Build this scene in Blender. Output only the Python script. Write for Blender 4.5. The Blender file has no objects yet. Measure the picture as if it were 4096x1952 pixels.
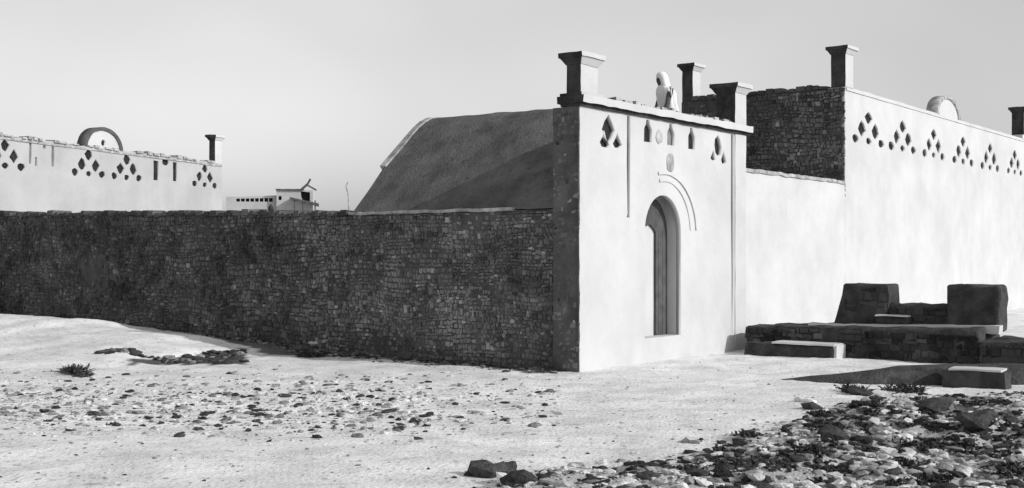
import bpy, bmesh, math, random
from mathutils import Vector, Matrix, noise
R = random.Random(7)
C = bpy.context.scene.collection
SC = bpy.context.scene
# ------------------------------------------------------------------ camera, sky, sun, exposure
F = 1168.0; HOR = 255.0; EYE = 1.9
cam = bpy.data.cameras.new('camera'); camo = bpy.data.objects.new('camera', cam); C.objects.link(camo)
camo.location = (0, 0, EYE); camo.rotation_euler = (math.radians(90), 0, 0)
cam.sensor_width = 36; cam.lens = 36 * F / 1024; cam.shift_y = (HOR - 244) / 1024
cam.clip_start = 0.1; cam.clip_end = 3000
SC.camera = camo
SC.render.resolution_x = 1024; SC.render.resolution_y = 488

SUN_H = Vector((.897, -.441)).normalized(); SUN_EL = math.radians(27)
SUN_D = Vector((SUN_H.x * math.cos(SUN_EL), SUN_H.y * math.cos(SUN_EL), math.sin(SUN_EL)))
w = bpy.data.worlds.new('World'); SC.world = w; w.use_nodes = True
nt = w.node_tree; nt.nodes.clear()
sky = nt.nodes.new('ShaderNodeTexSky'); sky.sky_type = 'NISHITA'; sky.sun_disc = False
sky.sun_elevation = SUN_EL; sky.sun_rotation = math.atan2(SUN_H.x, SUN_H.y)
sky.air_density = 1.0; sky.dust_density = 1.2; sky.ozone_density = 1.0; sky.altitude = 0
sep = nt.nodes.new('ShaderNodeSeparateColor')          # monochrome film: one channel of the sky's light
nt.links.new(sky.outputs[0], sep.inputs[0])
tc = nt.nodes.new('ShaderNodeTexCoord'); mp = nt.nodes.new('ShaderNodeMapping'); mp.inputs['Scale'].default_value = (1, 1, 2.0); mp.inputs['Location'].default_value = (2.1, 0, 0)
nz = nt.nodes.new('ShaderNodeTexNoise'); nz.inputs['Scale'].default_value = 1.7; nz.inputs['Detail'].default_value = 3; nz.inputs['Roughness'].default_value = .5
nt.links.new(tc.outputs['Generated'], mp.inputs[0]); nt.links.new(mp.outputs[0], nz.inputs['Vector'])
mr = nt.nodes.new('ShaderNodeMapRange'); mr.inputs[1].default_value = .3; mr.inputs[2].default_value = .7; mr.inputs[3].default_value = .87; mr.inputs[4].default_value = 1.13
nt.links.new(nz.outputs[0], mr.inputs[0])
mu = nt.nodes.new('ShaderNodeMath'); mu.operation = 'MULTIPLY'
nt.links.new(sep.outputs['Blue'], mu.inputs[0]); nt.links.new(mr.outputs[0], mu.inputs[1])
bgn = nt.nodes.new('ShaderNodeBackground'); bgn.inputs['Strength'].default_value = 0.15
nt.links.new(mu.outputs[0], bgn.inputs['Color'])
wo = nt.nodes.new('ShaderNodeOutputWorld'); nt.links.new(bgn.outputs[0], wo.inputs['Surface'])

sl = bpy.data.lights.new('sun', 'SUN'); sl.energy = 3.2; sl.angle = math.radians(.5); sl.color = (1, 1, 1)
slo = bpy.data.objects.new('sun', sl); C.objects.link(slo); slo.rotation_euler = SUN_D.to_track_quat('Z', 'Y').to_euler()
SC.view_settings.view_transform = 'Standard'; SC.view_settings.look = 'None'; SC.view_settings.gamma = 1
SC.view_settings.exposure = 0.0; SC.view_settings.use_curve_mapping = False

# ------------------------------------------------------------------ helpers
def mat(name, lo, hi, scale=3, detail=6, bump=.3, bscale=20, rough=.95, lo_at=.35, hi_at=.65, streak=0, attr=None, rnd=0, obj=False, dist=.02, spots=0):
    m = bpy.data.materials.new(name); m.use_nodes = True; n = m.node_tree; N = n.nodes; L = n.links
    b = N['Principled BSDF']; b.inputs['Roughness'].default_value = rough; b.inputs['Specular IOR Level'].default_value = .15
    if obj:
        t = N.new('ShaderNodeTexCoord'); co = t.outputs['Object']
    else:
        t = N.new('ShaderNodeNewGeometry'); co = t.outputs['Position']
    a = N.new('ShaderNodeTexNoise'); a.inputs['Scale'].default_value = scale; a.inputs['Detail'].default_value = detail; a.inputs['Roughness'].default_value = .62
    L.new(co, a.inputs['Vector'])
    r = N.new('ShaderNodeMapRange'); r.inputs[1].default_value = lo_at; r.inputs[2].default_value = hi_at; r.inputs[3].default_value = lo; r.inputs[4].default_value = hi
    L.new(a.outputs[0], r.inputs[0]); v = r.outputs[0]
    def mul(v, x):
        k = N.new('ShaderNodeMath'); k.operation = 'MULTIPLY'; L.new(v, k.inputs[0]); L.new(x, k.inputs[1]); return k.outputs[0]
    if streak:
        mpn = N.new('ShaderNodeMapping'); mpn.inputs['Scale'].default_value = (2.2, 2.2, .22); L.new(co, mpn.inputs[0])
        s = N.new('ShaderNodeTexNoise'); s.inputs['Scale'].default_value = 1.6; s.inputs['Detail'].default_value = 5; L.new(mpn.outputs[0], s.inputs['Vector'])
        q = N.new('ShaderNodeMapRange'); q.inputs[1].default_value = .3; q.inputs[2].default_value = .6; q.inputs[3].default_value = 1 - streak; q.inputs[4].default_value = 1
        L.new(s.outputs[0], q.inputs[0]); v = mul(v, q.outputs[0])
    if spots:
        s = N.new('ShaderNodeTexNoise'); s.inputs['Scale'].default_value = 9; s.inputs['Detail'].default_value = 4; s.inputs['Roughness'].default_value = .7; L.new(co, s.inputs['Vector'])
        q = N.new('ShaderNodeMapRange'); q.inputs[1].default_value = .34; q.inputs[2].default_value = .44; q.inputs[3].default_value = 1 - spots; q.inputs[4].default_value = 1
        L.new(s.outputs[0], q.inputs[0]); v = mul(v, q.outputs[0])
    if attr:
        s = N.new('ShaderNodeAttribute'); s.attribute_name = attr; v = mul(v, s.outputs['Fac'])
    if rnd:
        s = N.new('ShaderNodeObjectInfo'); q = N.new('ShaderNodeMapRange'); q.inputs[3].default_value = 1 - rnd; q.inputs[4].default_value = 1 + rnd
        L.new(s.outputs['Random'], q.inputs[0]); v = mul(v, q.outputs[0])
    cb = N.new('ShaderNodeCombineColor')
    for i in range(3): L.new(v, cb.inputs[i])
    L.new(cb.outputs[0], b.inputs['Base Color'])
    if bump:
        s = N.new('ShaderNodeTexNoise'); s.inputs['Scale'].default_value = bscale; s.inputs['Detail'].default_value = 5; L.new(co, s.inputs['Vector'])
        bp = N.new('ShaderNodeBump'); bp.inputs['Strength'].default_value = bump; bp.inputs['Distance'].default_value = dist
        L.new(s.outputs[0], bp.inputs['Height']); L.new(bp.outputs[0], b.inputs['Normal'])
    return m
M = dict(
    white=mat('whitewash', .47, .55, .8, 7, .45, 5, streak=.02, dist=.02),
    farw=mat('aged_limewash', .37, .44, .8, 7, .4, 5, streak=.04, dist=.02),
    rim=mat('weathered_and_shaded_plaster', .22, .5, 5, 6, .5, 18, streak=.2),
    rough=mat('rough_and_shaded_plaster', .07, .14, 2.2, 8, .9, 22, streak=.25, dist=.04),
    vault=mat('mud_plaster', .08, .15, 1.6, 9, .8, 26, spots=.35, dist=.03),
    stone=mat('rubble_stone', .07, .17, 1.2, 8, .8, 40, attr='tone', dist=.02),
    mortar=mat('mud_mortar', .05, .10, 4, 6, .8, 30),
    seat=mat('shaded_masonry', .035, .085, 3, 8, .9, 22, streak=.3, dist=.04),  # shade of side faces, cornice bed and seat mixed into the colour
    dark=mat('shaded_recess', .015, .035, 8, 3, .3, 30),  # shade inside niches, holes and grooves painted near black
    niche=mat('pale_recess', .16, .24, 8, 3, .3, 30),
    wood=mat('doorway_shade', .07, .11, 5, 5, .5, 40, streak=.3),
    ground=mat('pale_sand', .55, .79, 1.3, 11, .4, 22, attr='soil_shade', spots=.4, dist=.05),
    pale=mat('pale_rock', .48, .75, 4, 5, .7, 12, rnd=.25, obj=True, dist=.03),
    grey=mat('grey_rock', .13, .27, 4, 5, .7, 12, rnd=.35, obj=True, dist=.03),
    black=mat('dark_rock', .03, .07, 4, 5, .7, 12, rnd=.35, obj=True, dist=.03),
    twig=mat('dry_twigs', .03, .07, 9, 2, 0),
    skin=mat('brown_skin', .07, .10, 9, 2, 0, rough=.7),
    robe=mat('white_cloth', .70, .80, 6, 4, .4, 30),
    clay=mat('dark_clay', .03, .06, 12, 3, .2, 30),
)
def setp(o, label=None, cat=None, group=None, kind=None):
    for k, v in (('label', label), ('category', cat), ('group', group), ('kind', kind)):
        if v: o[k] = v
    return o
def empty(name, loc, rz=0, **k):
    o = bpy.data.objects.new(name, None); C.objects.link(o); o.location = loc; o.rotation_euler = (0, 0, rz); return setp(o, **k)
def link(name, me, m, parent=None, **k):
    if m and not me.materials: me.materials.append(m)
    o = bpy.data.objects.new(name, me); C.objects.link(o); o.parent = parent; return setp(o, **k)
def from_bm(name, bm, m, parent=None, smooth=False, **k):
    me = bpy.data.meshes.new(name); bmesh.ops.recalc_face_normals(bm, faces=bm.faces[:]); bm.to_mesh(me); bm.free()
    if smooth:
        for p in me.polygons: p.use_smooth = True
    return link(name, me, m, parent, **k)
def hexa(bm, b, t):            # b, t: four bottom / four top points
    vs = [bm.verts.new(p) for p in list(b) + list(t)]
    for f in ((0,3,2,1),(4,5,6,7),(0,1,5,4),(1,2,6,5),(2,3,7,6),(3,0,4,7)): bm.faces.new([vs[i] for i in f])
def boxbm(bm, x0, x1, y0, y1, z0, z1, fl=0, bat=0):   # fl: flare at top
    hexa(bm, ((x0,y0,z0),(x1,y0,z0),(x1,y1,z0),(x0,y1,z0)), ((x0-fl,y0-fl,z1),(x1+fl,y0-fl,z1),(x1+fl,y1+fl,z1),(x0-fl,y1+fl,z1)))
def worn(bm, amt=.012, cell=.22, sub=True):
    """cut a simple solid into cells and wear it slightly, so edges are hand made"""
    if sub:
        for _ in range(6):
            es = [e for e in bm.edges if e.calc_length() > cell * 1.6]
            if not es: break
            bmesh.ops.subdivide_edges(bm, edges=es, cuts=1, use_grid_fill=True)
        bmesh.ops.triangulate(bm, faces=[f for f in bm.faces if len(f.verts) > 4])
    for v in bm.verts:
        p = v.co; n = noise.noise_vector(p * 3.1) * amt + noise.noise_vector(p * 11) * amt * .5
        v.co = p + n
def box(name, x0, x1, y0, y1, z0, z1, m, parent=None, fl=0, wear=.01, cell=.25, **k):
    bm = bmesh.new(); boxbm(bm, x0, x1, y0, y1, z0, z1, fl)
    if wear: worn(bm, wear, cell)
    return from_bm(name, bm, m, parent, **k)
def panel(name, outline, holes, y0, y1, m, parent, wear=0, **k):
    """upright slab in local x-z, from y0 to y1, with real holes"""
    cu = bpy.data.curves.new('tmp', 'CURVE'); cu.dimensions = '2D'; cu.fill_mode = 'BOTH'; cu.extrude = (y1 - y0) / 2
    for poly in [outline] + list(holes):
        sp = cu.splines.new('POLY'); sp.points.add(len(poly) - 1); sp.use_cyclic_u = True
        for i, (x, z) in enumerate(poly): sp.points[i].co = (x, z, 0, 1)
    to = bpy.data.objects.new('tmp', cu); C.objects.link(to)
    dg = bpy.context.evaluated_depsgraph_get(); me = bpy.data.meshes.new_from_object(to.evaluated_get(dg))
    bpy.data.objects.remove(to); bpy.data.curves.remove(cu)
    bm = bmesh.new(); bm.from_mesh(me); bpy.data.meshes.remove(me)
    bmesh.ops.remove_doubles(bm, verts=bm.verts[:], dist=1e-5)
    for v in bm.verts: v.co = Vector((v.co.x, v.co.z + (y0 + y1) / 2, v.co.y))
    for v in bm.verts:
        if wear: v.co += noise.noise_vector(v.co * 4) * wear
    return from_bm(name, bm, m, parent, **k)
def rot(pts, c=(0, 0)): return [(x + c[0], z + c[1]) for x, z in pts]
def jit(pts, a): return [(x + R.uniform(-a, a), z + R.uniform(-a, a)) for x, z in pts]
def diamond(x, z, w, h, a=.028):
    return jit(rot([(-w/2, 0), (-w*.29, -h*.29), (0, -h/2), (w*.29, -h*.29), (w/2, 0), (w*.29, h*.29), (0, h/2), (-w*.29, h*.29)], (x, z)), a)
def drop(x, z, w, h, a=.016):
    return jit(rot([(-w/2, -h*.3), (-w*.3, -h/2), (w*.3, -h/2), (w/2, -h*.3), (w*.2, h*.1), (0, h/2), (-w*.2, h*.1)], (x, z)), a)
def disc(x, z, w, h, n=10, a=.016):
    return jit([(x + math.cos(i*2*math.pi/n)*w/2, z + math.sin(i*2*math.pi/n)*h/2) for i in range(n)], a)
def slit(x, z0, z1, w): return jit([(x-w/2, z0), (x+w/2, z0), (x+w/2, (z0+z1)/2), (x+w/2, z1), (x-w/2, z1), (x-w/2, (z0+z1)/2)], .008)
def bottle(x, z, w, h): return jit(rot([(-w/2, -h/2), (w/2, -h/2), (w/2, h*.1), (w*.22, h*.3), (w*.18, h/2), (-w*.18, h/2), (-w*.22, h*.3), (-w/2, h*.1)], (x, z)), .008)
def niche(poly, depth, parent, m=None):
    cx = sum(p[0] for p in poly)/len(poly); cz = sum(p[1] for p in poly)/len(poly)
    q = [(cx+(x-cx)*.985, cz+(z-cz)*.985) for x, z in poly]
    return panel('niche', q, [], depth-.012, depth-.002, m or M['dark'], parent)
def cluster(x, z, sx=1, sz=1):   # pyramid of six pierced niches: 1-2-3
    return [diamond(x, z+.31*sz, .52*sx, .38*sz), diamond(x-.44*sx, z, .50*sx, .42*sz), diamond(x+.44*sx, z, .52*sx, .44*sz),
            disc(x-.84*sx, z-.28*sz, .42*sx, .24*sz), disc(x, z-.29*sz, .36*sx, .19*sz), disc(x+.84*sx, z-.28*sz, .42*sx, .24*sz)]
def rubble(name, a0, a1, z0f, topf, cell, m, parent, place, seed=1, gain=1, **k):
    """irregular stones proud of a wall face; place(a, z, out) -> local point"""
    rr = random.Random(seed); V = []; Fc = []; T = []
    A0 = a0
    while A0 < a1 - .01:                                       # lengths of wall laid at different times, courses do not line up
      A1 = min(a1, A0 + rr.uniform(.35, 1.3)); A1 = a1 if a1 - A1 < .3 else A1
      z = z0f - rr.uniform(0, cell*.8)
      while z < max(topf(A0+(A1-A0)*i/8) for i in range(9)):
        h = cell * rr.uniform(.5, 1.25); a = A0 - rr.uniform(0, cell*.4); e = rr.uniform(-.3, .3)*cell
        while a < A1 + e:
            wd = cell * rr.uniform(.5, 1.5)*(1.8 if rr.random() < .06 else 1)
            x0, x1 = max(a, a0), min(a + wd, a1, A1+e); zt = min(z + h, topf((x0+x1)/2)); zb = max(z, z0f); a += wd
            if x1 - x0 < .03 or zt - zb < .025: continue
            if rr.random() < .07 and zt + h*.6 < topf((x0+x1)/2): zt += h*.6
            cx, cz = (x0+x1)/2, (zb+zt)/2; b = len(V)
            pn = noise.noise(Vector((cx*.55, cz*.9, seed*3.3)))
            if rr.random() < (pn-.22)*2.0 or rr.random() < .04: continue            # missing stones, patches of mud render
            g = .003; j = cell * .26; room = max(0, min(1, (zb-z0f)*2, (topf(cx)-zt)*2.5))
            wz = lambda px: .12*noise.noise(Vector((px*.9, z*1.2, seed)))*room
            q = [(x0+g, zb+g), (x1-g, zb+g), (x1-g, zt-g), (x0+g, zt-g)]
            q = [(px+rr.uniform(-j, j)*.7, pz+rr.uniform(-j, j)*(.4 if zt > topf(cx)-.1 else 1)+wz(px)) for px, pz in q]
            o = rr.uniform(.008, .035)
            for px, pz in q: V.append(place(px, pz, -.01))
            for px, pz in q: V.append(place(cx+(px-cx)*rr.uniform(.6, .92), cz+wz(cx)+(pz-cz-wz(cx))*rr.uniform(.6, .92), o*rr.uniform(.7, 1.2)))
            Fc += [(b+4, b+5, b+6, b+7), (b, b+1, b+5, b+4), (b+1, b+2, b+6, b+5), (b+2, b+3, b+7, b+6), (b+3, b, b+4, b+7)]
            base = noise.noise(Vector((cx*.5, cz*.8, seed)))*.6 + noise.noise(Vector((cx*2.5, cz*3, seed)))*.5 + .95
            gg = gain(cx) if callable(gain) else gain
            T += [gg * max(.25, base * rr.choice((.5, .7, .85, 1, 1.1, 1.3, 1.9) if rr.random() < .4 else (.8, .95, 1.05, 1.1)))] * 8
        z += h
      A0 = A1
    me = bpy.data.meshes.new(name); me.from_pydata(V, [], Fc)
    at = me.attributes.new('tone', 'FLOAT', 'POINT'); at.data.foreach_set('value', T)
    bm = bmesh.new(); bm.from_mesh(me); bmesh.ops.recalc_face_normals(bm, faces=bm.faces[:]); bm.to_mesh(me); bm.free()
    return link(name, me, m, parent, kind='stuff', **k)
def tone_all(o, v=1.0):
    at = o.data.attributes.new('tone', 'FLOAT', 'POINT'); at.data.foreach_set('value', [v]*len(o.data.vertices)); return o

# building axes: local x runs along the sunlit fronts (right and away), local y into the building
UA = math.atan2(.791, .611); P0 = Vector((1.10, 18.97, 0))
U = Vector((math.cos(UA), math.sin(UA), 0)); W = Vector((-math.sin(UA), math.cos(UA), 0))
def world(s, t, z=0): return P0 + U*s + W*t + Vector((0, 0, z))
def st(p): d = p - P0; return d.dot(U), d.dot(W)
def on_ground(px, py, z=0):
    Y = (EYE - z) * F / (py - HOR); return Vector(((px-512)/F*Y, Y, z))
def lerp_t(tab, x):
    if x <= tab[0][0]: return tab[0][1]
    for (a, b), (c, d) in zip(tab, tab[1:]):
        if x <= c: return b + (d-b)*(x-a)/(c-a)
    return tab[-1][1]
def sm(x): x = max(0, min(1, x)); return x*x*(3-2*x)

# ------------------------------------------------------------------ ground
def rub(x, y):                  # 0..1, how far inside the rubble heap
    yb = lerp_t([(-2.2, 6.9), (-1, 8.6), (-.5, 9.5), (.43, 10.5), (1.68, 11.7), (2.77, 13.1), (4.1, 15.0), (5.2, 16.1), (9, 16.2), (14, 15)], x)
    return sm((yb - y + .5*noise.noise(Vector((x*1.1, y*1.1, 3))) + .3*noise.noise(Vector((x*3.1, y*3.1, 3))))/2.4)
def gh(x, y):
    p = Vector((x, y, 0)); s, t = st(p)
    bd = sm((17.5-y)/2)*sm((y-11.5)/2)*sm((1.5-x)/2) if y < 18 else 0
    h = .028*bd*noise.noise(p*3.3) + .012*noise.noise(p*7) + .035*noise.noise(p*.55) + .02*noise.noise(p*1.6) + .008*noise.noise(p*5)
    amp = lerp_t([(6.3, 0), (6.7, .04), (7.1, .17), (7.7, .25), (8.1, .33), (9.6, .38), (11.0, .45), (11.4, .56), (15, .56), (22, .6)], t + .25*noise.noise(p*1.3))
    if s < 0:
        cr = sm((s+6.5)/4.3) if s < -2.2 else 1 - .45*sm((s+2.2)/2.2)
        h += amp*cr*(1+.12*noise.noise(p*1.1))
    elif t > 0: h *= .5
    r = rub(x, y)
    if r > 0: h += r*(.17 + (.2 if y > 10.5 else .08)*noise.noise(p*.9) + .09*noise.noise(p*2.7) + .04*noise.noise(p*7))
    sw = math.exp(-((x+1.5)**2/9 + (y-14)**2/3)); h -= .05*sw
    if y > 34 or abs(x) > 22: h *= .3
    return h
def axis(a, b, st0, far_lo, far_hi):
    v = []; x = a; d = st0
    lo = []
    while x > far_lo: d *= 1.35; x -= d; lo.append(x)
    v = lo[::-1]; n = int((b-a)/st0); v += [a+(b-a)*i/n for i in range(n+1)]
    x = b; d = st0
    while x < far_hi: d *= 1.35; x += d; v.append(x)
    return v
xs = axis(-15, 12, .10, -900, 900); ys = axis(8, 30, .10, -300, 1500)
V = []; S = []
for y in ys:
    for x in xs:
        V.append((x, y, gh(x, y)))
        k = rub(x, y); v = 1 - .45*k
        if 17 < y < 26 and -9 < x < -3:                     # shade under the lip of the sand hump, painted into the ground colour
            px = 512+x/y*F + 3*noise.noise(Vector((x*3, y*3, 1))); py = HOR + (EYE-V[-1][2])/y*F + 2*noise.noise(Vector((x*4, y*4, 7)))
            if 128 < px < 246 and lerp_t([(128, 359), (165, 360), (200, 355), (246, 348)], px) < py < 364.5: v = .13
        s_, t_ = st(Vector((x, y, 0)))                      # dark strip painted for the shadow at the foot of the rubble wall
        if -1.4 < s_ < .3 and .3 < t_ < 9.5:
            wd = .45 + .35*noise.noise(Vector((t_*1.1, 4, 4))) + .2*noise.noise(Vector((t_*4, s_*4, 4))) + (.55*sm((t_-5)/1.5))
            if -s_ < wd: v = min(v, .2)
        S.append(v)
nx = len(xs); Fc = [(j*nx+i, j*nx+i+1, (j+1)*nx+i+1, (j+1)*nx+i) for j in range(len(ys)-1) for i in range(nx-1)]
me = bpy.data.meshes.new('ground'); me.from_pydata(V, [], Fc); me.attributes.new('soil_shade', 'FLOAT', 'POINT').data.foreach_set('value', S)  # attribute holds the heap's earth tone and the painted ground shade
for p in me.polygons: p.use_smooth = True
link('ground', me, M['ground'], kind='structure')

# ------------------------------------------------------------------ pinnacles
def paint_lit_front(o, m=None):       # sun and shade painted in: white front face, dark masonry elsewhere
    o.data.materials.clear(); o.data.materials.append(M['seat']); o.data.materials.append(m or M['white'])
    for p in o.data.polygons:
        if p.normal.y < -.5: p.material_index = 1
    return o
def pinnacle(parent, x0, x1, y0, y1, z0, z1, **k):
    hcap = .08
    p = paint_lit_front(box('pinnacle', x0, x1, y0, y1, z0, z1-.19, None, parent, wear=.01, cell=.15))
    paint_lit_front(box('pinnacle_neck', x0-.01, x1+.01, y0-.01, y1+.01, z1-.192, z1-hcap, None, p, fl=.07, wear=.01, cell=.15))
    paint_lit_front(box('pinnacle_cap', x0-.10, x1+.10, y0-.10, y1+.10, z1-hcap, z1, None, p, wear=.015, cell=.12))
    return p

# ------------------------------------------------------------------ gatehouse with vaulted hall
G = empty('gatehouse', P0, UA, label='whitewashed gatehouse facade with arched doorway, corner pinnacles and dark vaulted roof behind', cat='building')
DC, DW = 2.67, .64            # doorway centre and half width (metres along the front)
DB, DS = .42, 2.32            # sill and springing heights
arch = [(DC-DW, DB)] + [(DC-DW, DS)] + [(DC - DW*math.cos(a), DS + .66*math.sin(a)) for a in [math.pi*i/16 for i in range(1, 16)]] + [(DC+DW, DS), (DC+DW, DB)]
def sx(px, t=0):              # metres along the front of the point seen at px on plane t
    k = (px-512)/F; X0 = P0.x - .791*t; Y0 = P0.y + .611*t
    return (k*Y0 - X0)/(.611 - k*.791)
def zz(py, s, t=0): Y = P0.y + s*.791 + t*.611; return EYE + (HOR-py)/F*Y
n1 = [diamond(sx(609), zz(129, sx(609)), .42, .46), drop(sx(604.5), zz(139, sx(604.5)), .30, .26), drop(sx(617.5), zz(139.5, sx(617.5)), .30, .26)]
n2 = [bottle(sx(648), zz(131, sx(648)), .27, .40), bottle(sx(691.5), zz(138.5, sx(691.5)), .26, .40)]
n2b = [bottle(sx(671), zz(134.5, sx(671)), .27, .40)]
n3 = [diamond(sx(718), zz(146, sx(718)), .34, .46), drop(sx(713), zz(155, sx(713)), .20, .22), drop(sx(724), zz(156.5, sx(724)), .22, .26)]
nf = [disc(sx(659), zz(137, sx(659)), .22, .25), disc(sx(670), zz(163, sx(670)), .26, .36)]
GW = 5.62; FD = .10
# raised frame panel grooves
gl = sx(628.5); gr = sx(732)
groove1 = jit([(gl-.05, 2.55), (gl+.07, 2.55), (gl+.045, 2.62), (gl+.055, 3.2), (gl+.055, 3.8), (gl+.05, 4.30), (gl-.05, 4.30), (gl-.055, 3.5), (gl-.03, 2.62)], .006)
groove2 = jit([(gr-.03, .18), (gr+.03, .18), (gr+.06, 1.4), (gr+.07, 2.6), (gr+.06, 3.5), (gr+.075, 4.30), (gr-.04, 4.30), (gr-.05, 2.9), (gr-.03, 1.5)], .006)
holes = n1 + n2 + n2b + n3 + [arch, groove1, groove2]
fo = [(0, -.3), (GW, -.3), (GW, 4.33), (0, 4.33)]
# outline with a few wobbling points
def wob(a, b, n, amt): return [(a[0]+(b[0]-a[0])*i/n + R.uniform(-amt, amt), a[1]+(b[1]-a[1])*i/n + R.uniform(-amt, amt)) for i in range(n)]
fo2 = wob(fo[0], fo[1], 8, 0) + wob(fo[1], fo[2], 14, .008) + wob(fo[2], fo[3], 8, 0) + [(0, 4.33)] + wob((0, 4.2), (0, 0), 22, .012)
panel('facade', fo2, holes, 0, FD, M['white'], G)
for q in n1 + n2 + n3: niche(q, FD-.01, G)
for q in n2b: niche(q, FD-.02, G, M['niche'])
for q in nf: panel('blind_medallion', q, [], -.012, .004, M['rim'], G)
for q in (groove1, groove2): panel('groove', q, [], FD-.02, FD-.005, M['dark'], G)  # near-black backing paints the shade of the panel edges
# wall body behind the facade skin, left and right of the doorway and above it
REC = .34
bm = bmesh.new(); boxbm(bm, .012, DC-DW-.001, FD, .52, -.3, 4.32); boxbm(bm, DC+DW+.001, GW-.012, FD, .52, -.3, 4.32); boxbm(bm, DC-DW, DC+DW, FD, .52, DS+.67, 4.32)
boxbm(bm, DC-DW, DC+DW, FD, .52, -.3, DB)
from_bm('wall_core', bm, M['white'], G)
# pier flank: shade painted in by a dark plaster skin over the unlit corner
rubble('corner_stones', 0.0, .52, -.1, lambda a: 4.3, .085, M['stone'], G, lambda a, z, o: (-.012-o*.45, a, z), seed=11, gain=1.35)
box('pier_flank', -.022, .03, .006, .52, -.3, 4.32, M['rough'], G, wear=.008)
# doorway: recess and back wall; dark planks and arch panel imitate its shadow
box('reveal', DC-DW-.02, DC+DW+.02, REC, REC+.1, DB-.02, DS+.70, M['white'], G, wear=0)
box('sill', DC-DW, DC+DW, .01, REC, DB-.09, DB+.005, M['white'], G, wear=.006)
door_shade = empty('door_shade', (0, 0, 0)); door_shade.parent = G
x0, x1 = 2.90, DC+DW-.01
n = 5
for i in range(n):
    a = x0+(x1-x0)*i/n
    box('shade_plank', a+.002, a+(x1-x0)/n-.002, REC-.05-.004*(i % 2), REC-.003, DB+.01, DS+.02, M['wood'], door_shade, wear=.004)
ty = [(DC-DW+.01, DS+.0)] + [(DC-(DW-.012)*math.cos(a), DS+.648*math.sin(a)) for a in [math.pi*i/14 for i in range(1, 14)]] + [(DC+DW-.01, DS), (DC+DW-.01, DS-.02), (2.92, DS-.02), (2.84, DS+.06), (2.7, DS+.14)]
panel('arch_shadow', ty, [], REC-.05, REC-.004, M['wood'], G)  # dark panel shaped like the arch's shadow on the back wall
# double moulding over the arch
for r0, r1, zc, pr in ((.93, .985, .93, .018), (1.14, 1.20, 1.06, .026)):
    def arc(r, zr): return [(DC+.05 + r*math.cos(a), DS-.02 + zr*math.sin(a)) for a in [math.radians(4 + 98*i/20) for i in range(21)]]
    k = zc/r0
    o = arc(r1, r1*k); i_ = arc(r0, r0*k)[::-1]
    panel('arch_moulding', o + i_, [], -pr, .004, M['white'], G, wear=.008)
# right pilaster, cornice, beads
box('pilaster', GW-.155, GW+.32, -.015, .45, -.3, 4.32, M['white'], G, wear=.012)
def cornice(parent, x0, x1, y0, y1, z0, z1, m):   # string moulding along the top of the facade
    bm = bmesh.new(); boxbm(bm, x0, x1, y0, y1, z0, z1); worn(bm, .018, .16); return from_bm('cornice', bm, m, parent)
paint_lit_front(cornice(G, -.06, GW+.42, -.12, .40, 4.375, 4.50, None))
box('cornice_shade_bed', -.03, GW+.36, -.05, .36, 4.325, 4.385, M['seat'], G, wear=.014, cell=.12)  # dark bed paints the shadow line under the cornice
xx = .1
while xx < GW+.2:             # worn upper edge: small loose blocks on the cornice
    L_ = R.uniform(.07, .2)
    if R.random() < .85 and not (-.2 < xx < .75) and xx < GW-.3:
        bm = bmesh.new(); boxbm(bm, xx, xx+L_, -.08+R.uniform(0, .1), .2+R.uniform(0, .2), 4.498, 4.498+R.uniform(.03, .085), -.01); worn(bm, .02, .1)
        from_bm('coping_block', bm, M['rim'], G)
    xx += L_ + R.uniform(.015, .07)
pinnacle(G, .03, .52, .0, .28, 4.498, 5.20)
paint_lit_front(box('pinnacle_plinth', -.03, .62, -.06, .37, 4.497, 4.55, None, G, wear=.012))
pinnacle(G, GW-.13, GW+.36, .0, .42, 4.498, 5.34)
# vaulted hall roof
prof = [(0, 2.68), (.22, 2.91), (.45, 3.15), (.68, 3.39), (.9, 3.62), (1.15, 3.84), (1.4, 4.06), (1.65, 4.28), (1.85, 4.45), (2.05, 4.59), (2.25, 4.68), (2.6, 4.72)]
full = prof + [(5.2-a, b) for a, b in prof[-2::-1]]
T1 = 5.24
ts = [.53+(T1-.53)*i/44 for i in range(45)]
bm = bmesh.new(); rows = []
for t in ts:
    k = lerp_t([(.5, 4.42), (1.95, 4.70), (5.3, 4.745)], t); row = []
    for i, (a, z) in enumerate(full):
        z2 = 2.66 + (z-2.66)*(k-2.66)/(4.72-2.66)
        p = Vector((a, t, z2)); d = .03*noise.noise(p*1.3)+.014*noise.noise(p*5)
        row.append(bm.verts.new((a, t, z2+d)))
    rows.append(row)
for r0, r1 in zip(rows, rows[1:]):
    for i in range(len(full)-1): bm.faces.new((r0[i], r0[i+1], r1[i+1], r1[i]))
for row, flip in ((rows[0], 1), (rows[-1], 0)):
    lo = [bm.verts.new((full[0][0], row[0].co.y, 2.4)), bm.verts.new((full[-1][0], row[0].co.y, 2.4))]
    bm.faces.new(row + [lo[1], lo[0]])
from_bm('vaulted_roof', bm, M['vault'], G, smooth=False)
# raised rim along the far end of the vault, catching the sun
bm = bmesh.new()
for (a, z), (b, z2) in zip(prof[4:], prof[5:]):
    q0 = Vector((a, 0, z-.01)); q1 = Vector((b, 0, z2-.01)); nn = Vector((-(z2-z), 0, b-a)).normalized()*.05
    f = lambda p, y: (p.x, y, p.z)
    hexa(bm, (f(q0-nn*1.4, T1-.05), f(q1-nn*1.4, T1-.05), f(q1-nn*1.4, T1+.10), f(q0-nn*1.4, T1+.10)), (f(q0+nn, T1-.05), f(q1+nn, T1-.05), f(q1+nn, T1+.10), f(q0+nn, T1+.10)))
from_bm('roof_rim', bm, M['rim'], G)
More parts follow.
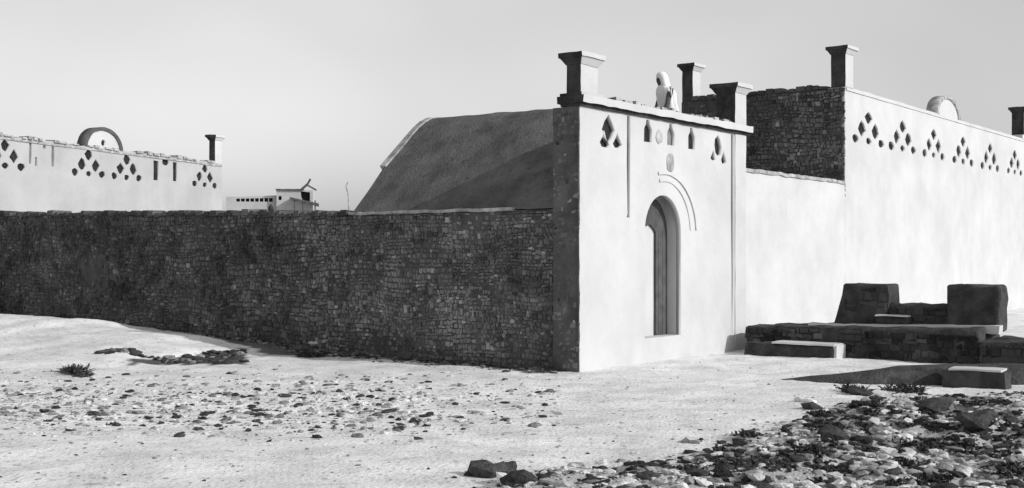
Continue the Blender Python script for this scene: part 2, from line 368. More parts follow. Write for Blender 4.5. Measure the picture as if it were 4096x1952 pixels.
# long flank wall of the hall
bm = bmesh.new(); boxbm(bm, .03, .5, .52, T1+.1, -.3, 2.66); boxbm(bm, 4.9, 5.4, .52, T1, -.3, 2.66); boxbm(bm, .5, 4.9, T1-.35, T1, -.3, 2.66)
from_bm('flank_wall', bm, M['rough'], G)
rubble('flank_stones', .54, T1+.1, -.1, lambda a: 2.655+.02*math.sin(a*5), .08, M['stone'], G, lambda a, z, o: (.03-o, a, z), seed=2, gain=1.25)
box('eaves_ledge', -.05, .2, 1.35, T1+.05, 2.655, 2.71, M['rim'], G, wear=.022, cell=.14)
box('roof_terrace', 3.6, GW+.3, .53, 2.1, 2.4, 3.86, M['vault'], G, wear=.01)

# ------------------------------------------------------------------ courtyard wall, in shade
CW = empty('courtyard_wall', world(0, T1+.1), UA, label='long dark rubble wall left of the vaulted roof, in full shade', cat='wall')
LW = 20.0
def ctop(a): return lerp_t([(0, 2.67), (5, 2.80), (12.8, 2.93), (20, 3.0)], a) + .03*noise.noise(Vector((a*.9, 2, 5))) + .015*noise.noise(Vector((a*4, 2, 5)))
bm = bmesh.new(); prev = None
for i in range(81):
    a = .001+LW*i/80; z = ctop(a)-.03
    cur = [bm.verts.new(p) for p in ((.03, a, -.3), (.5, a, -.3), (.5, a, z), (.03, a, z))]
    if prev:
        for j in range(4): bm.faces.new((prev[j], prev[(j+1)%4], cur[(j+1)%4], cur[j]))
    else: bm.faces.new(cur)
    prev = cur
bm.faces.new(prev[::-1])
from_bm('wall_core', bm, M['mortar'], CW)
rubble('wall_stones', .0, LW, -.15, lambda a: ctop(a)-.03, .088, M['stone'], CW, lambda a, z, o: (.03-o*1.15, a, z), seed=3, gain=lambda a: lerp_t([(0, 1.15), (5, .85), (14, .62)], a))
a = .02; 
while a < LW:
    L_ = R.uniform(.13, .26)*(1+a*.02); h = R.uniform(.06, .13); z = ctop(a+L_/2)-.035
    bm = bmesh.new(); boxbm(bm, -.04+R.uniform(-.02, .02), .5+R.uniform(-.02, .03), a, a+L_-.02, z, z+h, -.022); worn(bm, .018, .14)
    o = tone_all(from_bm('coping_stone', bm, M['stone'], CW), R.uniform(.4, .95)); a += L_
# small jar on the wall top, short stub of a stake
def pxw(px, py, s):            # point on plane s = const of the building axes
    k = (px-512)/F; X0 = P0.x+.611*s; Y0 = P0.y+.791*s; t = (X0-k*Y0)/(.791+k*.611)
    return world(s, t, EYE+(HOR-py)/F*(Y0+.611*t)), t
p, t_ = pxw(271, 212.5, .25)
bm = bmesh.new(); n = 12; pr = [(.0, 0), (.05, 0), (.085, .05), (.095, .10), (.075, .15), (.04, .175), (.05, .20), (.0, .20)]
for i, (r, z) in enumerate(pr[1:-1]): pass
rings = [[bm.verts.new((r*math.cos(2*math.pi*j/n), r*math.sin(2*math.pi*j/n), z)) for j in range(n)] for r, z in pr[1:-1]]
for r0, r1 in zip(rings, rings[1:]):
    for j in range(n): bm.faces.new((r0[j], r0[(j+1)%n], r1[(j+1)%n], r1[j]))
bm.faces.new(rings[0][::-1]); bm.faces.new(rings[-1])
jar = from_bm('jar', bm, M['clay'], None, smooth=True, label='small black round jar standing on top of the dark wall', cat='jar')
jar.scale = (.62, .62, .8); jar.location = (p.x, p.y, ctop(t_-T1-.1)+.03)

# ------------------------------------------------------------------ white enclosure wall between gatehouse and parapet building
TB = .3
EW = empty('enclosure_wall', world(GW+.33, TB), UA, label='smooth low whitewashed wall joining the gatehouse to the tall building with niches', cat='wall')
EL = 11.93-(GW+.33)
box('wall', 0, EL-.003, 0, .5, -.3, 3.64, M['white'], EW, wear=.014, cell=.3)
box('coping', -.003, EL-.02, -.035, .53, 3.64, 3.71, M['rim'], EW, wear=.02, cell=.16)

# ------------------------------------------------------------------ tall building with a row of pyramid niches (right)
B = empty('niche_parapet_building', world(11.93, TB), UA, label='tall whitewashed building on the right, niches grouped in pyramids under its parapet', cat='building')
BL, BD, BT = 30.0, 4.55, 6.04
cs = [13.5, 16.0, 18.6, 21.4, 24.3, 27.3, 30.2, 33.2, 36.2]
polys = []
for c in cs: polys += cluster(c-11.93, 5.08, R.uniform(.93, 1.05), R.uniform(.95, 1.05))
fo = wob((0, -.3), (BL, -.3), 6, 0) + wob((BL, -.3), (BL, BT), 4, 0) + wob((BL, BT), (0, BT), 60, .012) + wob((0, BT), (0, -.3), 22, .014)
panel('front_wall', fo, polys, 0, .09, M['white'], B)
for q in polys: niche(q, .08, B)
bm = bmesh.new(); boxbm(bm, .03, BL, .09, BD, -.3, BT-.32); boxbm(bm, .03, BL, .09, .45, BT-.32, BT-.01); boxbm(bm, .03, .45, .45, BD, BT-.32, BT-.03)
from_bm('wall_core', bm, M['white'], B)
bm = bmesh.new(); boxbm(bm, .0, .029, .02, BD, -.3, BT-.04); from_bm('side_wall', bm, M['mortar'], B)
rubble('side_stones', .0, BD, 3.2, lambda a: BT-.03+.03*math.sin(a*7), .10, M['stone'], B, lambda a, z, o: (.0-o, a, z), seed=4)
a = .45
while a < BD-.4:
    L_ = R.uniform(.16, .3); bm = bmesh.new(); boxbm(bm, -.05, .46, a, a+L_-.02, BT-.03, BT+R.uniform(.03, .10), -.02); worn(bm, .02, .15)
    tone_all(from_bm('coping_stone', bm, M['stone'], B), R.uniform(.4, .9)); a += L_
pinnacle(B, 0, .5, -.01, .36, BT-.01, 7.03)
pinnacle(B, 0, .42, BD-.34, BD-.02, BT-.03, 7.02)
pinnacle(B, 16.57, 17.1, .0, .42, BT-.01, 7.2)
box('pinnacle_plinth', 16.3, 17.4, -.02, .6, BT-.012, BT+.14, M['white'], B)
def lunette(parent, xc, r, zr, z0, y0, y1, hole=True):
    n = 18
    arcp = lambda rr, zf: [(xc+rr*math.cos(math.pi*i/n), z0+zf*math.sin(math.pi*i/n)) for i in range(n+1)]
    l = panel('pediment', arcp(r*.86, zr*.86), [disc(xc+r*.02, z0+zr*.28, r*.26, zr*.30)] if hole else [], y0+.05, y1-.04, M['white'], parent)
    panel('pediment_rim', arcp(r, zr) + arcp(r*.86, zr*.86)[::-1], [], y0, y1, M['rim'] if not hole else M['rough'], l, wear=.015)  # rim shading painted in as darker plaster
    if hole: panel('pediment_hole_shade', disc(xc+r*.02, z0+zr*.28, r*.25, zr*.29), [], y0+.10, y0+.12, M['dark'], l)
    return l
lunette(B, 20.05-11.93, 1.12, .64, BT-.01, .0, .34, hole=False)
box('string_course', .05, BL, -.025, .01, BT-.10, BT-.03, M['white'], B, wear=.008, cell=.5)

# ------------------------------------------------------------------ distant parapet building on the left
AA = math.atan2(.941, .337); PA = Vector((-10.18, 41, 0))
A = empty('far_parapet_building', PA, AA, label='far pale building at the left with pyramid niches, slits and a half-round pediment', cat='building')
AT = 5.1; polys = []; pal = []
for r in (1.02, 5.15, 6.89, 10.2, 13.8): polys += cluster(-r, 4.57, .70, .92)
for r in (3.21,):
    polys += [slit(-r-.5, 4.30, 4.93, .26), slit(-r+.5, 4.33, 4.95, .22), disc(-r, 4.93, .36, .26)]
for r in (8.83, 12.1):
    pal += [slit(-r-.44, 4.43, 5.0, .10), slit(-r+.44, 4.40, 4.98, .12), slit(-r-.22, 4.38, 4.62, .09), disc(-r+.1, 4.93, .16, .12)]
fo = wob((-17, -.3), (0, -.3), 5, 0) + wob((0, -.3), (0, AT), 12, .012) + wob((0, AT), (-17, AT), 60, .02) + wob((-17, AT), (-17, -.3), 3, 0)
panel('front_wall', fo, polys+pal, 0, .09, M['farw'], A)
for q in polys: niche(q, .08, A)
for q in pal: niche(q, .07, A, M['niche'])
bm = bmesh.new(); boxbm(bm, -17, -.02, .09, 7, -.3, AT-.3); boxbm(bm, -17, -.02, .09, .4, AT-.3, AT-.02)
from_bm('wall_core', bm, M['farw'], A)
pinnacle(A, -.42, -.02, .0, .24, AT-.01, 6.08)
lunette(A, -6.2, .87, .66, AT-.01, .0, .3)
xx = -16.8
while xx < -.5:
    L_ = R.uniform(.14, .34)
    if R.random() < .75:
        bm = bmesh.new(); boxbm(bm, xx, xx+L_, -.05, .3, AT-.012, AT+R.uniform(.03, .10), -.01); worn(bm, .02, .15); from_bm('coping_block', bm, M['rim'], A)
    xx += L_+R.uniform(.01, .08)
box('string_course', -16.9, -.03, -.03, .01, AT-.10, AT-.04, M['rim'], A, wear=.01, cell=.4)

# ------------------------------------------------------------------ small far house beyond the wall
HD = 70.0
def far(px, py, Y=HD): return Vector(((px-512)/F*Y, Y, EYE+(HOR-py)/F*Y))
hp = far(228, 255); H = empty('far_house', (hp.x, hp.y, 0), math.radians(8), label='tiny far flat-roofed house with a row of dark openings, left of the vault', cat='house')
sc_ = HD/F
def hx(px): return (px-228)*sc_
def hz(py): return EYE+(HOR-py)*sc_
ops = [[(hx(p), hz(201.5-.0*i)), (hx(p+3.7), hz(201.5)), (hx(p+3.7), hz(198.4-.12*i)), (hx(p), hz(198.6-.12*i))] for i, p in enumerate([236+4.6*k for k in range(8)])]
panel('arcade_wall', [(hx(226), -.3), (hx(276), -.3), (hx(276), hz(195)), (hx(250), hz(196)), (hx(226), hz(197.5))], ops, 0, .3, M['farw'], H)
for q in ops: niche(q, .25, H)
box('wing', hx(226), hx(276), .3, 4, -.3, hz(196.5), M['farw'], H, wear=0)
blk = [(hx(278), hz(200)), (hx(281), hz(200)), (hx(281), hz(196)), (hx(278), hz(196))]
dr = [(hx(303), hz(203)), (hx(309), hz(203)), (hx(309), hz(192)), (hx(300), hz(191)), (hx(300), hz(196))]
panel('block_wall', [(hx(276.01), -.3), (hx(312), -.3), (hx(312), hz(190)), (hx(276.01), hz(190))], [blk, dr], -.4, .0, M['farw'], H)
niche(blk, -.05, H); niche(dr, -.05, H)
box('block', hx(276.05), hx(312), .0, 5, -.3, hz(190.5), M['farw'], H, wear=0)
box('roof_edge', hx(275), hx(303), -.55, .1, hz(190), hz(188.9), M['rough'], H, wear=.03)
bm = bmesh.new(); a, b = hx(290), hx(318); hexa(bm, ((a, -1.8, hz(199.5)), (b, -1.8, hz(207)), (b, -.42, hz(206.6)), (a, -.42, hz(199.2))), ((a, -1.8, hz(198)), (b, -1.8, hz(204)), (b, -.42, hz(203.8)), (a, -.42, hz(198.0))))
from_bm('awning', bm, M['wood'], H)
for px in (294, 302, 314): box('awning_post', hx(px), hx(px)+.08, -1.7, -1.62, 0, hz(201), M['wood'], H, wear=0)
bm = bmesh.new()
for (p, q, r) in (((298, 190), (306, 183), .07), ((306, 183), (309, 177.5), .06), ((306, 184), (315, 189), .05)):
    a = Vector((hx(p[0]), .6, hz(p[1]))); b = Vector((hx(q[0]), .6, hz(q[1]))); d = (b-a).normalized(); s = Vector((0, 1, 0)); n_ = d.cross(s)
    hexa(bm, [a+s*r+n_*r, a+s*r-n_*r, a-s*r-n_*r, a-s*r+n_*r], [b+s*r+n_*r, b+s*r-n_*r, b-s*r-n_*r, b-s*r+n_*r])
from_bm('roof_frame', bm, M['wood'], H)
sp = far(345, 255, 60); stk = empty('leaning_stake', (sp.x, sp.y, 0), 0, label='thin bent stake far beyond the dark wall, left of the vault', cat='stake')
k = 60/F; bm = bmesh.new()
pts = [Vector(((x-345)*k, 0, EYE+(HOR-y)*k)) for x, y in ((350, 255), (349, 215), (348, 194), (346, 186), (348, 182))]; pts[0].z = 0
for a, b in zip(pts, pts[1:]):
    r = .03; hexa(bm, [a+Vector(q) for q in ((-r, -r, 0), (r, -r, 0), (r, r, 0), (-r, r, 0))], [b+Vector(q) for q in ((-r, -r, 0), (r, -r, 0), (r, r, 0), (-r, r, 0))])
from_bm('pole', bm, M['rim'], stk)

# ------------------------------------------------------------------ man in white on the gatehouse roof
mp_ = world(4.50, .93, 3.87)
man = empty('person', mp_, math.radians(200), label='man in a loose white robe and hood on the gatehouse roof, leaning toward the left', cat='person')
me = bpy.data.meshes.new('body')
# facing local +x
J = dict(pel=(0, 0, .84), sp=(.03, 0, 1.02), ch=(.09, 0, 1.22), nk=(.16, 0, 1.36), hd=(.21, 0, 1.45), ht=(.235, 0, 1.56),
         hl=(0, .10, .80), kl=(.05, .11, .44), al=(-.02, .12, .07), fl=(.16, .13, .03), hr=(0, -.10, .80), kr=(.02, -.11, .44), ar=(-.05, -.12, .07), fr=(.13, -.13, .03),
         sl=(.09, .19, 1.25), el=(.17, .25, 1.00), wl=(.26, .24, .78), gl=(.28, .23, .71), sr=(.09, -.19, 1.25), er=(.15, -.25, 1.00), wr=(.24, -.22, .78), gr=(.27, -.20, .71))
names = list(J); E = [('pel','sp'),('sp','ch'),('ch','nk'),('nk','hd'),('hd','ht'),('pel','hl'),('hl','kl'),('kl','al'),('al','fl'),('pel','hr'),('hr','kr'),('kr','ar'),('ar','fr'),
     ('ch','sl'),('sl','el'),('el','wl'),('wl','gl'),('ch','sr'),('sr','er'),('er','wr'),('wr','gr')]
RD = dict(pel=.13, sp=.12, ch=.14, nk=.055, hd=.085, ht=.075, hl=.085, kl=.058, al=.04, fl=.035, hr=.085, kr=.058, ar=.04, fr=.035, sl=.065, el=.052, wl=.042, gl=.035, sr=.06, er=.042, wr=.03, gr=.035)
me.from_pydata([J[k] for k in names], [(names.index(a), names.index(b)) for a, b in E], [])
to = bpy.data.objects.new('tmp', me); C.objects.link(to)
to.modifiers.new('skin', 'SKIN'); ss = to.modifiers.new('sub', 'SUBSURF'); ss.levels = 1; ss.render_levels = 1
if not me.skin_vertices:
    bm = bmesh.new(); bm.from_mesh(me); bm.verts.layers.skin.verify(); bm.to_mesh(me); bm.free()
for i, k in enumerate(names): me.skin_vertices[0].data[i].radius = (RD[k], RD[k]); me.skin_vertices[0].data[i].use_root = (k == 'pel')
dg = bpy.context.evaluated_depsgraph_get(); me2 = bpy.data.meshes.new_from_object(to.evaluated_get(dg)); bpy.data.objects.remove(to)
me2.name = 'body'; me2.materials.clear()
for p in me2.polygons: p.use_smooth = True
body = link('body', me2, M['skin'], man)
def tube(name, secs, m, parent, n=16, fold=.0, close=True):   # secs: centre, rx, ry
    bm = bmesh.new(); rg = []
    for k, (c, rx, ry) in enumerate(secs):
        rg.append([bm.verts.new((c[0]+rx*math.cos(2*math.pi*j/n)*(1+fold*math.sin(j*5+k*.4)), c[1]+ry*math.sin(2*math.pi*j/n)*(1+fold*math.cos(j*4+k*.3)), c[2])) for j in range(n)])
    for r0, r1 in zip(rg, rg[1:]):
        for j in range(n): bm.faces.new((r0[j], r0[(j+1)%n], r1[(j+1)%n], r1[j]))
    if close: bm.faces.new(rg[0][::-1]); bm.faces.new(rg[-1])
    return from_bm(name, bm, m, parent, smooth=True)
tube('robe', [((-.02, 0, .12), .24, .26), ((-.02, 0, .5), .20, .23), ((0, 0, .85), .19, .23), ((.05, 0, 1.05), .17, .22), ((.07, 0, 1.22), .17, .25), ((.11, 0, 1.31), .13, .21), ((.14, 0, 1.37), .09, .11)], M['robe'], man, fold=.12, n=28)
for sgn in (-1, 1):
    bm = bmesh.new(); a, b, c = Vector((.06, sgn*.18, 1.27)), Vector((.08, sgn*.21, 1.22)), Vector((.10, sgn*.23, 1.16)); n = 10; rg = []
    for q, r in ((a, .095), (b, .09), (c, .085)):
        rg.append([bm.verts.new(q+Vector((.3*r*math.cos(2*math.pi*j/n), r*math.cos(2*math.pi*j/n)*.9, r*math.sin(2*math.pi*j/n)))) for j in range(n)])
    for r0, r1 in zip(rg, rg[1:]):
        for j in range(n): bm.faces.new((r0[j], r0[(j+1)%n], r1[(j+1)%n], r1[j]))
    from_bm('sleeve', bm, M['robe'], man, smooth=True)
tube('hood', [((.10, 0, 1.30), .13, .17), ((.12, 0, 1.40), .115, .13), ((.15, 0, 1.50), .12, .125), ((.17, 0, 1.58), .11, .115), ((.18, 0, 1.635), .06, .065)], M['robe'], man, fold=.04)

# ------------------------------------------------------------------ masonry seat in front of the white wall (right)
BN = empty('masonry_seat', world(5.23, -.34), UA, label='long stepped masonry seat right of the gatehouse, two raised ends with a low middle', cat='seat')
# local x = s-5.23 , local y = t+.34 (negative toward the viewer)
def sbox(name, s0, s1, t0, t1, z0, z1, m=None, wear=.035, z1b=None, cell=.13, taper=0, t2=0, lean=.03):
    bm = bmesh.new(); a, b, c, d = s0-5.23, s1-5.23, t0+.34, t1+.34; e = z1b if z1b else z1
    hexa(bm, ((a,c,z0),(b,c,z0),(b,d,z0),(a,d,z0)), ((a+lean,c+t2,e),(b,c+t2,e),(b,d-taper,z1),(a+lean,d-taper,z1)))
    if not m: bmesh.ops.bevel(bm, geom=bm.edges[:], offset=.05, segments=2, affect='EDGES', profile=.5)
    worn(bm, wear, cell)
    return from_bm(name, bm, m or M['seat'], BN)
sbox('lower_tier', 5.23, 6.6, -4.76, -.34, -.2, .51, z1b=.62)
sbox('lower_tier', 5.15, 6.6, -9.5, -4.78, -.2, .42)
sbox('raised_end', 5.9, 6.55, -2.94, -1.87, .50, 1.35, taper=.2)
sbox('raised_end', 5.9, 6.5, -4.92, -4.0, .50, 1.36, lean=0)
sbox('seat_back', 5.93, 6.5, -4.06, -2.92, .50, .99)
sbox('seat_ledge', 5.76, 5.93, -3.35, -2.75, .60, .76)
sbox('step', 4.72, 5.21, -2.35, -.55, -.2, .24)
sbox('step_lit_top', 4.70, 5.20, -2.37, -1.15, .238, .27, m=M['white'], wear=.008)  # white slabs paint the sunlit tops and end face
sbox('step_lit_end', 4.74, 5.19, -2.40, -2.33, -.1, .25, m=M['white'], wear=.008)
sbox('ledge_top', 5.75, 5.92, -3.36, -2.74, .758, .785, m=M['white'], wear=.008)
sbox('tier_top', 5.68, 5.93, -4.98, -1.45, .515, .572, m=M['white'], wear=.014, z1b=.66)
for args in ((-4.76, -.34, 5.23, .5), (-9.5, -4.78, 5.15, .36)):
    rubble('tier_stones', args[0]+.34, args[1]+.34, -.05, (lambda q: (lambda a: q))(args[3]), .13, M['stone'], BN, (lambda s0: (lambda a, z, o: (s0-5.23+.005-o*.6, a, z)))(args[2]), seed=int(-args[0]*10), gain=.45)
for t0_, t1_, zt_ in ((-2.9, -2.05, 1.28), (-4.88, -4.05, 1.30), (-4.0, -2.95, .93)):
    rubble('facing_stones', t0_+.34, t1_+.34, .62, (lambda q: (lambda a: q))(zt_), .15, M['stone'], BN, lambda a, z, o: (.70-o*.7 if z < .95 else .70-o*.5, a, z), seed=int(40+zt_*10), gain=.42)
ST = empty('stone_block', on_ground(978, 386), UA+.1, label='low worn block with sunlit top, alone in front of the masonry seat at far right', cat='block')
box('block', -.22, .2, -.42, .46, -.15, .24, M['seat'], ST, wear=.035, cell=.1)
box('block_lit_top', -.23, .19, -.36, .36, .236, .262, M['white'], ST, wear=.015, cell=.12)  # white slab paints the sunlit top
# dark bank standing in for the ground shadow tapering in front of the seat
bm = bmesh.new(); tip = on_ground(765, 378); 
bk = [(765, 380, .01, .3), (800, 382, .08, .5), (840, 384, .17, .7), (880, 385, .24, .8), (930, 384, .27, .9), (985, 383, .25, .9), (1060, 383, .25, .9)]
rows = []
for px, py, h, wd in bk:
    p = on_ground(px, py)
    row = []
    for k in range(9):
        f = k/8; q = p + U*(wd*1.5*f) + Vector((0, 0, h*math.sin(min(1, f*2.2)*math.pi/2)*(1 if f < .7 else (1-f)/.3) - .03)) 
        q += noise.noise_vector(q*4)*.03; row.append(bm.verts.new(q))
    rows.append(row)
for r0, r1 in zip(rows, rows[1:]):
    for i in range(8): bm.faces.new((r0[i], r0[i+1], r1[i+1], r1[i]))
bmesh.ops.subdivide_edges(bm, edges=bm.edges[:], cuts=3, use_grid_fill=True)
for v in bm.verts: v.co += noise.noise_vector(v.co*9)*.015
from_bm('shadow_bank', bm, M['seat'], None, kind='structure')

# ------------------------------------------------------------------ rocks
def rock_mesh(name, seed, m, sub=1, flat=.7):
    rr = random.Random(seed); bm = bmesh.new(); bmesh.ops.create_icosphere(bm, subdivisions=sub, radius=.5)
    o = Vector((seed*3.1, seed*1.7, seed))
    for v in bm.verts:
        v.co *= 1 + .75*noise.noise(v.co*1.7+o) + .3*noise.noise(v.co*4.5+o); v.co.x *= rr.uniform(.98, 1.02)*1.15; v.co.z *= flat
        v.co.z = max(v.co.z, -.2)
    me = bpy.data.meshes.new(name); bm.to_mesh(me); bm.free(); me.materials.append(m); return me
RM = {k: [rock_mesh('rock', 10*j+i, M[k], 2 if k == 'pale' else 2, (.6, .42, .5)[i % 3]) for i in range(5)] for j, k in enumerate(('pale', 'grey', 'black'))}
def place_rock(kind, p, size, label, group, name='rock', cat='rock'):
    me = R.choice(RM[kind]); o = bpy.data.objects.new(name, me); C.objects.link(o)
    o.location = (p[0], p[1], gh(p[0], p[1]) + size*.02); o.rotation_euler = (R.uniform(-.3, .3), R.uniform(-.3, .3), R.uniform(0, 6.3)); f = R.uniform(.7, 1.3)
    o.scale = (size*f, size, size*R.uniform(.7, 1.1)); return setp(o, label, cat, group)
small = {'pale': [], 'grey': [], 'black': []}
def small_rock(kind, p, size): small[kind].append((p[0], p[1], size))
def gpt(px, py):               # where the line of sight through (px, py) meets the uneven ground
    k = (px-512)/F; m = (py-HOR)/F; y = 6.5
    while y < 30 and EYE - m*y > gh(k*y, y): y += .12
    return Vector((k*y, y, gh(k*y, y)))
# rubble heap, bottom right
cand = []
while len(cand) < 18000:
    x, y = R.uniform(-1.8, 8.6), R.uniform(7.2, 16.6)
    k = rub(x, y)
    if k < .01 or R.random() > .06+k*1.05: continue
    px = 512+x/y*F
    if px < 380 or px > 1060: continue
    s = .02 + .13*R.random()**4.4
    cand.append((s, x, y, R.choices(('pale', 'grey', 'black'), (lambda q: (max(.05, .36+q*1.1), .28, max(.08, .36-q*1.2)))(noise.noise(Vector((x*1.3, y*1.3, 9)))))[0]))
cand.sort(key=lambda c: -c[0]/c[2])
def where(x, y):
    px, py = 512+x/y*F, HOR+EYE/y*F
    if px < 600: a = 'at the thin left tip of the rubble heap'
    elif px < 720: a = 'in the low left part of the rubble heap' if py > 462 else 'on the left sandy edge of the rubble heap'
    elif px < 820: a = 'between the left edge and the middle of the rubble heap' if py > 440 else 'on the upper left edge of the rubble heap'
    elif px < 930: a = 'in the middle foreground of the rubble heap' if py > 440 else 'under the pale boulder side of the rubble heap' if px < 850 else 'near the top of the rubble heap, below the seat'
    else: a = 'in the right foreground of the rubble heap' if py > 445 else 'around the large black rock of the rubble heap' if py > 418 else 'on the right crest of the rubble heap, below the lone block'
    return a
for i, (s, x, y, k) in enumerate(cand):
    if i < 240:
        nm = ('large ' if i < 60 else 'small ' if i > 150 else '')+k
        place_rock(k, (x, y), s, nm+' rock '+where(x, y), nm+' rocks '+where(x, y))
    else: small_rock(k, (x, y), s*.8)
# stony band left of centre
c2 = []
while len(c2) < 6500:
    px, py = R.uniform(-10, 560), R.gauss(405, 17)
    cx = lerp_t([(0, 400), (150, 398), (300, 408), (400, 412), (470, 395), (560, 392)], px)
    if abs(py-cx) > 38 or py < 370 or py > 445 or (px > 430 and R.random() < .6): continue
    g = gpt(px, py); s = .014+.10*R.random()**6
    c2.append((s, g.x, g.y, R.choices(('pale', 'grey', 'black'), (.45, .33, .34 if py > cx+4 and 250 < px < 430 else .15))[0]))
c2.sort(key=lambda c: -c[0]/c[2])
for i, (s, x, y, k) in enumerate(c2):
    if i < 110:
        px = 512+x/y*F; nm = ('larger ' if i < 40 else 'small ')+k
        a = 'on the sand at the far left end of the stony band' if px < 110 else 'in the stony band below the curved stone row' if px < 250 else 'in the densest part of the stony band, left of centre' if px < 410 else 'on the thin right end of the stony band'
        place_rock(k, (x, y), s*1.1, nm+' stone '+a, nm+' stones '+a)
    else: small_rock(k, (x, y), s)
# sparse pebbles everywhere on the sand
for _ in range(3200):
    px, py = R.uniform(-20, 1040), 360+128*R.random()**1.1
    g = gpt(px, py)
    s, t = st(g)
    if s > -.2 and t > -.4: continue
    small_rock(R.choices(('pale', 'grey', 'black'), (.5, .36, .14))[0], g, .008+.035*R.random()**4)
for _ in range(900):  # black pebbles added to darken the shaded strip along the wall foot
    t_ = R.uniform(.2, 9.5); g = world(-abs(R.gauss(0, .28)), t_); small_rock(R.choice(('black', 'black', 'grey')), g, .02+.08*R.random()**3)
for kind in small:
    tm = [rock_mesh('t', 90+i, M[kind], 1, .65) for i in range(4)]
    V = []; Fc = []
    for x, y, s in small[kind]:
        t = R.choice(tm); b = len(V); ca, sa = math.cos(R.uniform(0, 6.3)), math.sin(R.uniform(0, 6.3)); z0 = gh(x, y)+s*.06; f = R.uniform(.7, 1.4); q = R.uniform(.6, 1.1)
        a = R.uniform(0, 6.3); ca, sa = math.cos(a), math.sin(a)
        for v in t.vertices:
            vx, vy = v.co.x*s*f, v.co.y*s; V.append((x+vx*ca-vy*sa, y+vx*sa+vy*ca, z0+v.co.z*s*q))
        Fc += [tuple(b+i for i in p.vertices) for p in t.polygons]
    me = bpy.data.meshes.new('pebbles'); me.from_pydata(V, [], Fc); link('pebbles', me, M[kind], None, kind='stuff', label='small '+{'pale':'pale','grey':'grey','black':'dark'}[kind]+' pebbles strewn over the sand and rubble')
# row of dark stones added for the shaded edge of the sand hump
cv = [(99, 353), (112, 352.5), (128, 351), (140, 356), (152, 359.5), (168, 362), (185, 362.5), (203, 361), (222, 358), (236, 357)]
for (a, b), (c, d) in zip(cv, cv[1:]):
    nn = max(3, int((c-a)/4))
    for i in range(nn):
        for rep in range(2 if a > 180 or a < 130 else 1):
            f = i/nn; g = gpt(a+(c-a)*f+R.uniform(-1, 1), b+(d-b)*f+R.uniform(-.8, 1.2))
            place_rock(R.choice(('black', 'black', 'grey')), g, R.uniform(.09, .17), 'small dark stone added for the shaded bank edge, in the curved row at the foot of the dark wall', 'curved row of dark stones for the shaded bank edge', name='edge_shade_stone', cat='stone')
for k in range(110):          # wedge of dark stones added to fill in the shaded scarp
    a = R.uniform(165, 246); hi = lerp_t([(165, 361), (200, 357), (235, 351), (246, 351)], a); b = R.uniform(hi, 363.5)
    g = gpt(a, b)
    if k < 60: place_rock(R.choice(('black', 'black', 'grey')), g, R.uniform(.10, .22), 'dark stone added for the shaded scarp between the curved stone row and the wall foot', 'dark stones for the shaded scarp at the wall foot', name='scarp_shade_stone', cat='stone')
    else: place_rock('black', g, R.uniform(.07, .12), 'little dark stone added for the shaded scarp between the curved stone row and the wall foot', 'little dark stones for the shaded scarp at the wall foot', name='scarp_shade_stone', cat='stone')
# single stones that can be found
def single(px, py, size, kind, label, zf=1):
    g = gpt(px, py); o = place_rock(kind, g, size, label, None, name='boulder'); o.scale[2] *= zf; return o
sb = single(311, 357, .36, 'black', 'dark boulder in the scrub at the foot of the wall, under a pale stone')
sp_ = single(311, 357, .17, 'pale', 'pale round stone resting on a dark boulder at the foot of the wall'); sp_.location = (sb.location.x+.02, sb.location.y, sb.location.z+.24)
single(509, 484, .26, 'pale', 'pale flat stone inside the black broken rocks at the bottom edge', 1.3)
single(492, 476, .27, 'black', 'pointed black rock, highest of those at the bottom edge', 2.6)
single(506, 474, .24, 'black', 'black rock leaning behind the pale flat stone at the bottom edge', 1.7)
single(522, 486, .25, 'black', 'black rock right of the pale flat stone at the bottom edge', 1.6)
single(478, 477, .16, 'black', 'low black rock left of the others at the bottom edge', 1.4)
single(806, 403, .22, 'pale', 'pale boulder at the upper left of the rubble heap')
single(812, 410, .24, 'black', 'black boulder just below the pale one at the upper left of the rubble heap')
single(975, 433, .42, 'black', 'large black rock at the right edge of the rubble heap', 1.0)
single(985, 425, .26, 'pale', 'pale rock resting behind the large black one at right')
single(860, 394, .36, 'black', 'dark flat rock at the top of the rubble heap below the seat', .6)
single(933, 410, .36, 'black', 'black slanting rock near the top of the rubble heap', .8)
single(832, 440, .30, 'black', 'black rock in the middle of the rubble heap')
single(388, 413, .17, 'black', 'black stone at the right end of the stony band')
single(399, 430, .12, 'black', 'small black stone lowest in the stony band')

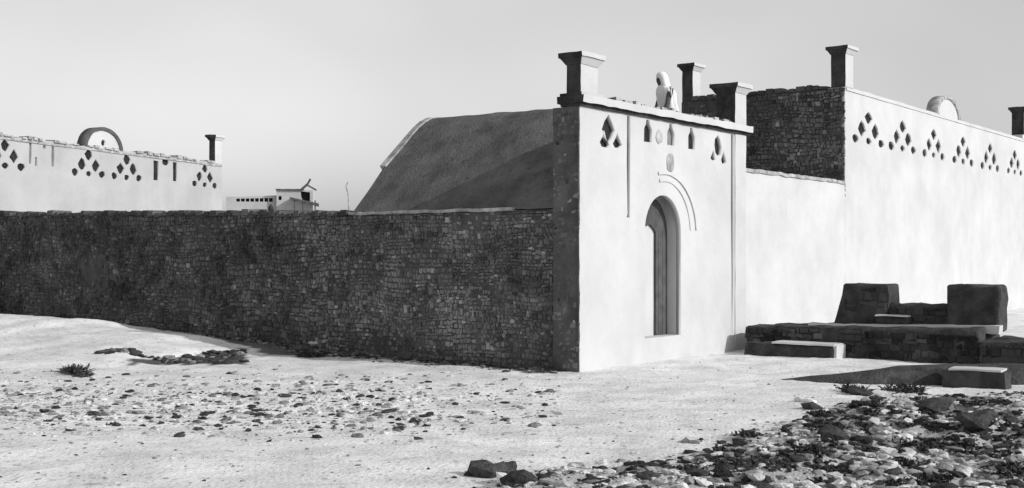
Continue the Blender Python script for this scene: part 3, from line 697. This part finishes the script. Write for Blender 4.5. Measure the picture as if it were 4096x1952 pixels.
# ------------------------------------------------------------------ scrub
def scrub(px, py, r, h, n, label, z=None):
    g = gpt(px, py); z = g.z
    e = empty('scrub', (g.x, g.y, z-.01), 0, label=label, cat='bush'); bm = bmesh.new()
    for i in range(n):
        a = R.uniform(0, 6.3); el = R.uniform(.15, 1.3); L_ = R.uniform(.4, 1)*h/max(.5, math.sin(el)+.3); c = Vector((R.gauss(0, r*.3), R.gauss(0, r*.3), 0))
        d = Vector((math.cos(a)*math.cos(el), math.sin(a)*math.cos(el), math.sin(el))); m_ = c+d*L_*.55; tip = m_+(d+noise.noise_vector(c*9+d)*.6).normalized()*L_*.45
        wd = R.uniform(.006, .012); sd = d.cross(Vector((0, 0, 1))).normalized()*wd; up = sd.cross(d).normalized()*wd
        r0 = [bm.verts.new(c+q) for q in (sd, up, -sd-up)]; r1 = [bm.verts.new(m_+q*.8) for q in (sd, up, -sd-up)]; tp = bm.verts.new(tip)
        for j in range(3): bm.faces.new((r0[j], r0[(j+1)%3], r1[(j+1)%3], r1[j])); bm.faces.new((r1[j], r1[(j+1)%3], tp))
        for j in range(3):
            q = c+d*L_*R.uniform(.3, .9); s2 = R.uniform(.012, .03); e1 = noise.noise_vector(q*17+d*3).normalized()*s2; e2 = e1.cross(d).normalized()*s2*.6
            bm.faces.new([bm.verts.new(q+e1), bm.verts.new(q+e2), bm.verts.new(q-e1), bm.verts.new(q-e2)])
    link('twigs', (lambda me: (bm.to_mesh(me), me)[1])(bpy.data.meshes.new('twigs')), M['twig'], e)
    return e
scrub(75, 374, .16, .26, 160, 'black thorny scrub on the sand at the left, below the sand hump')
scrub(84, 376.5, .12, .12, 90, 'low flat dark scrub touching the thorny one at the left')
scrub(308, 357, .16, .20, 150, 'dark scrub at the foot of the wall under a pale stone')
scrub(316, 358, .10, .14, 90, 'small dark scrub beside the pale stone at the foot of the wall')
scrub(852, 393, .2, .2, 120, 'dark scrub at the top of the rubble heap below the masonry seat')
scrub(905, 392, .3, .2, 200, 'wide dark scrub crowning the rubble heap at the right')
for k in range(80):
    px, py = R.uniform(690, 1020), R.uniform(398, 486); g = gpt(px, py)
    if rub(g.x, g.y) < .3: continue
    o = scrub(px, py, .15, R.uniform(.04, .10), 46, 'small dark tuft of scrub among the rocks of the rubble heap'); o['group'] = 'scrub tufts in the rubble'
for k in range(22):
    px, py = R.uniform(10, 470), R.uniform(385, 432)
    o = scrub(px, py, .06, R.uniform(.03, .06), 16, 'tiny dark tuft among the stones of the stony band'); o['group'] = 'scrub tufts in the stony band'
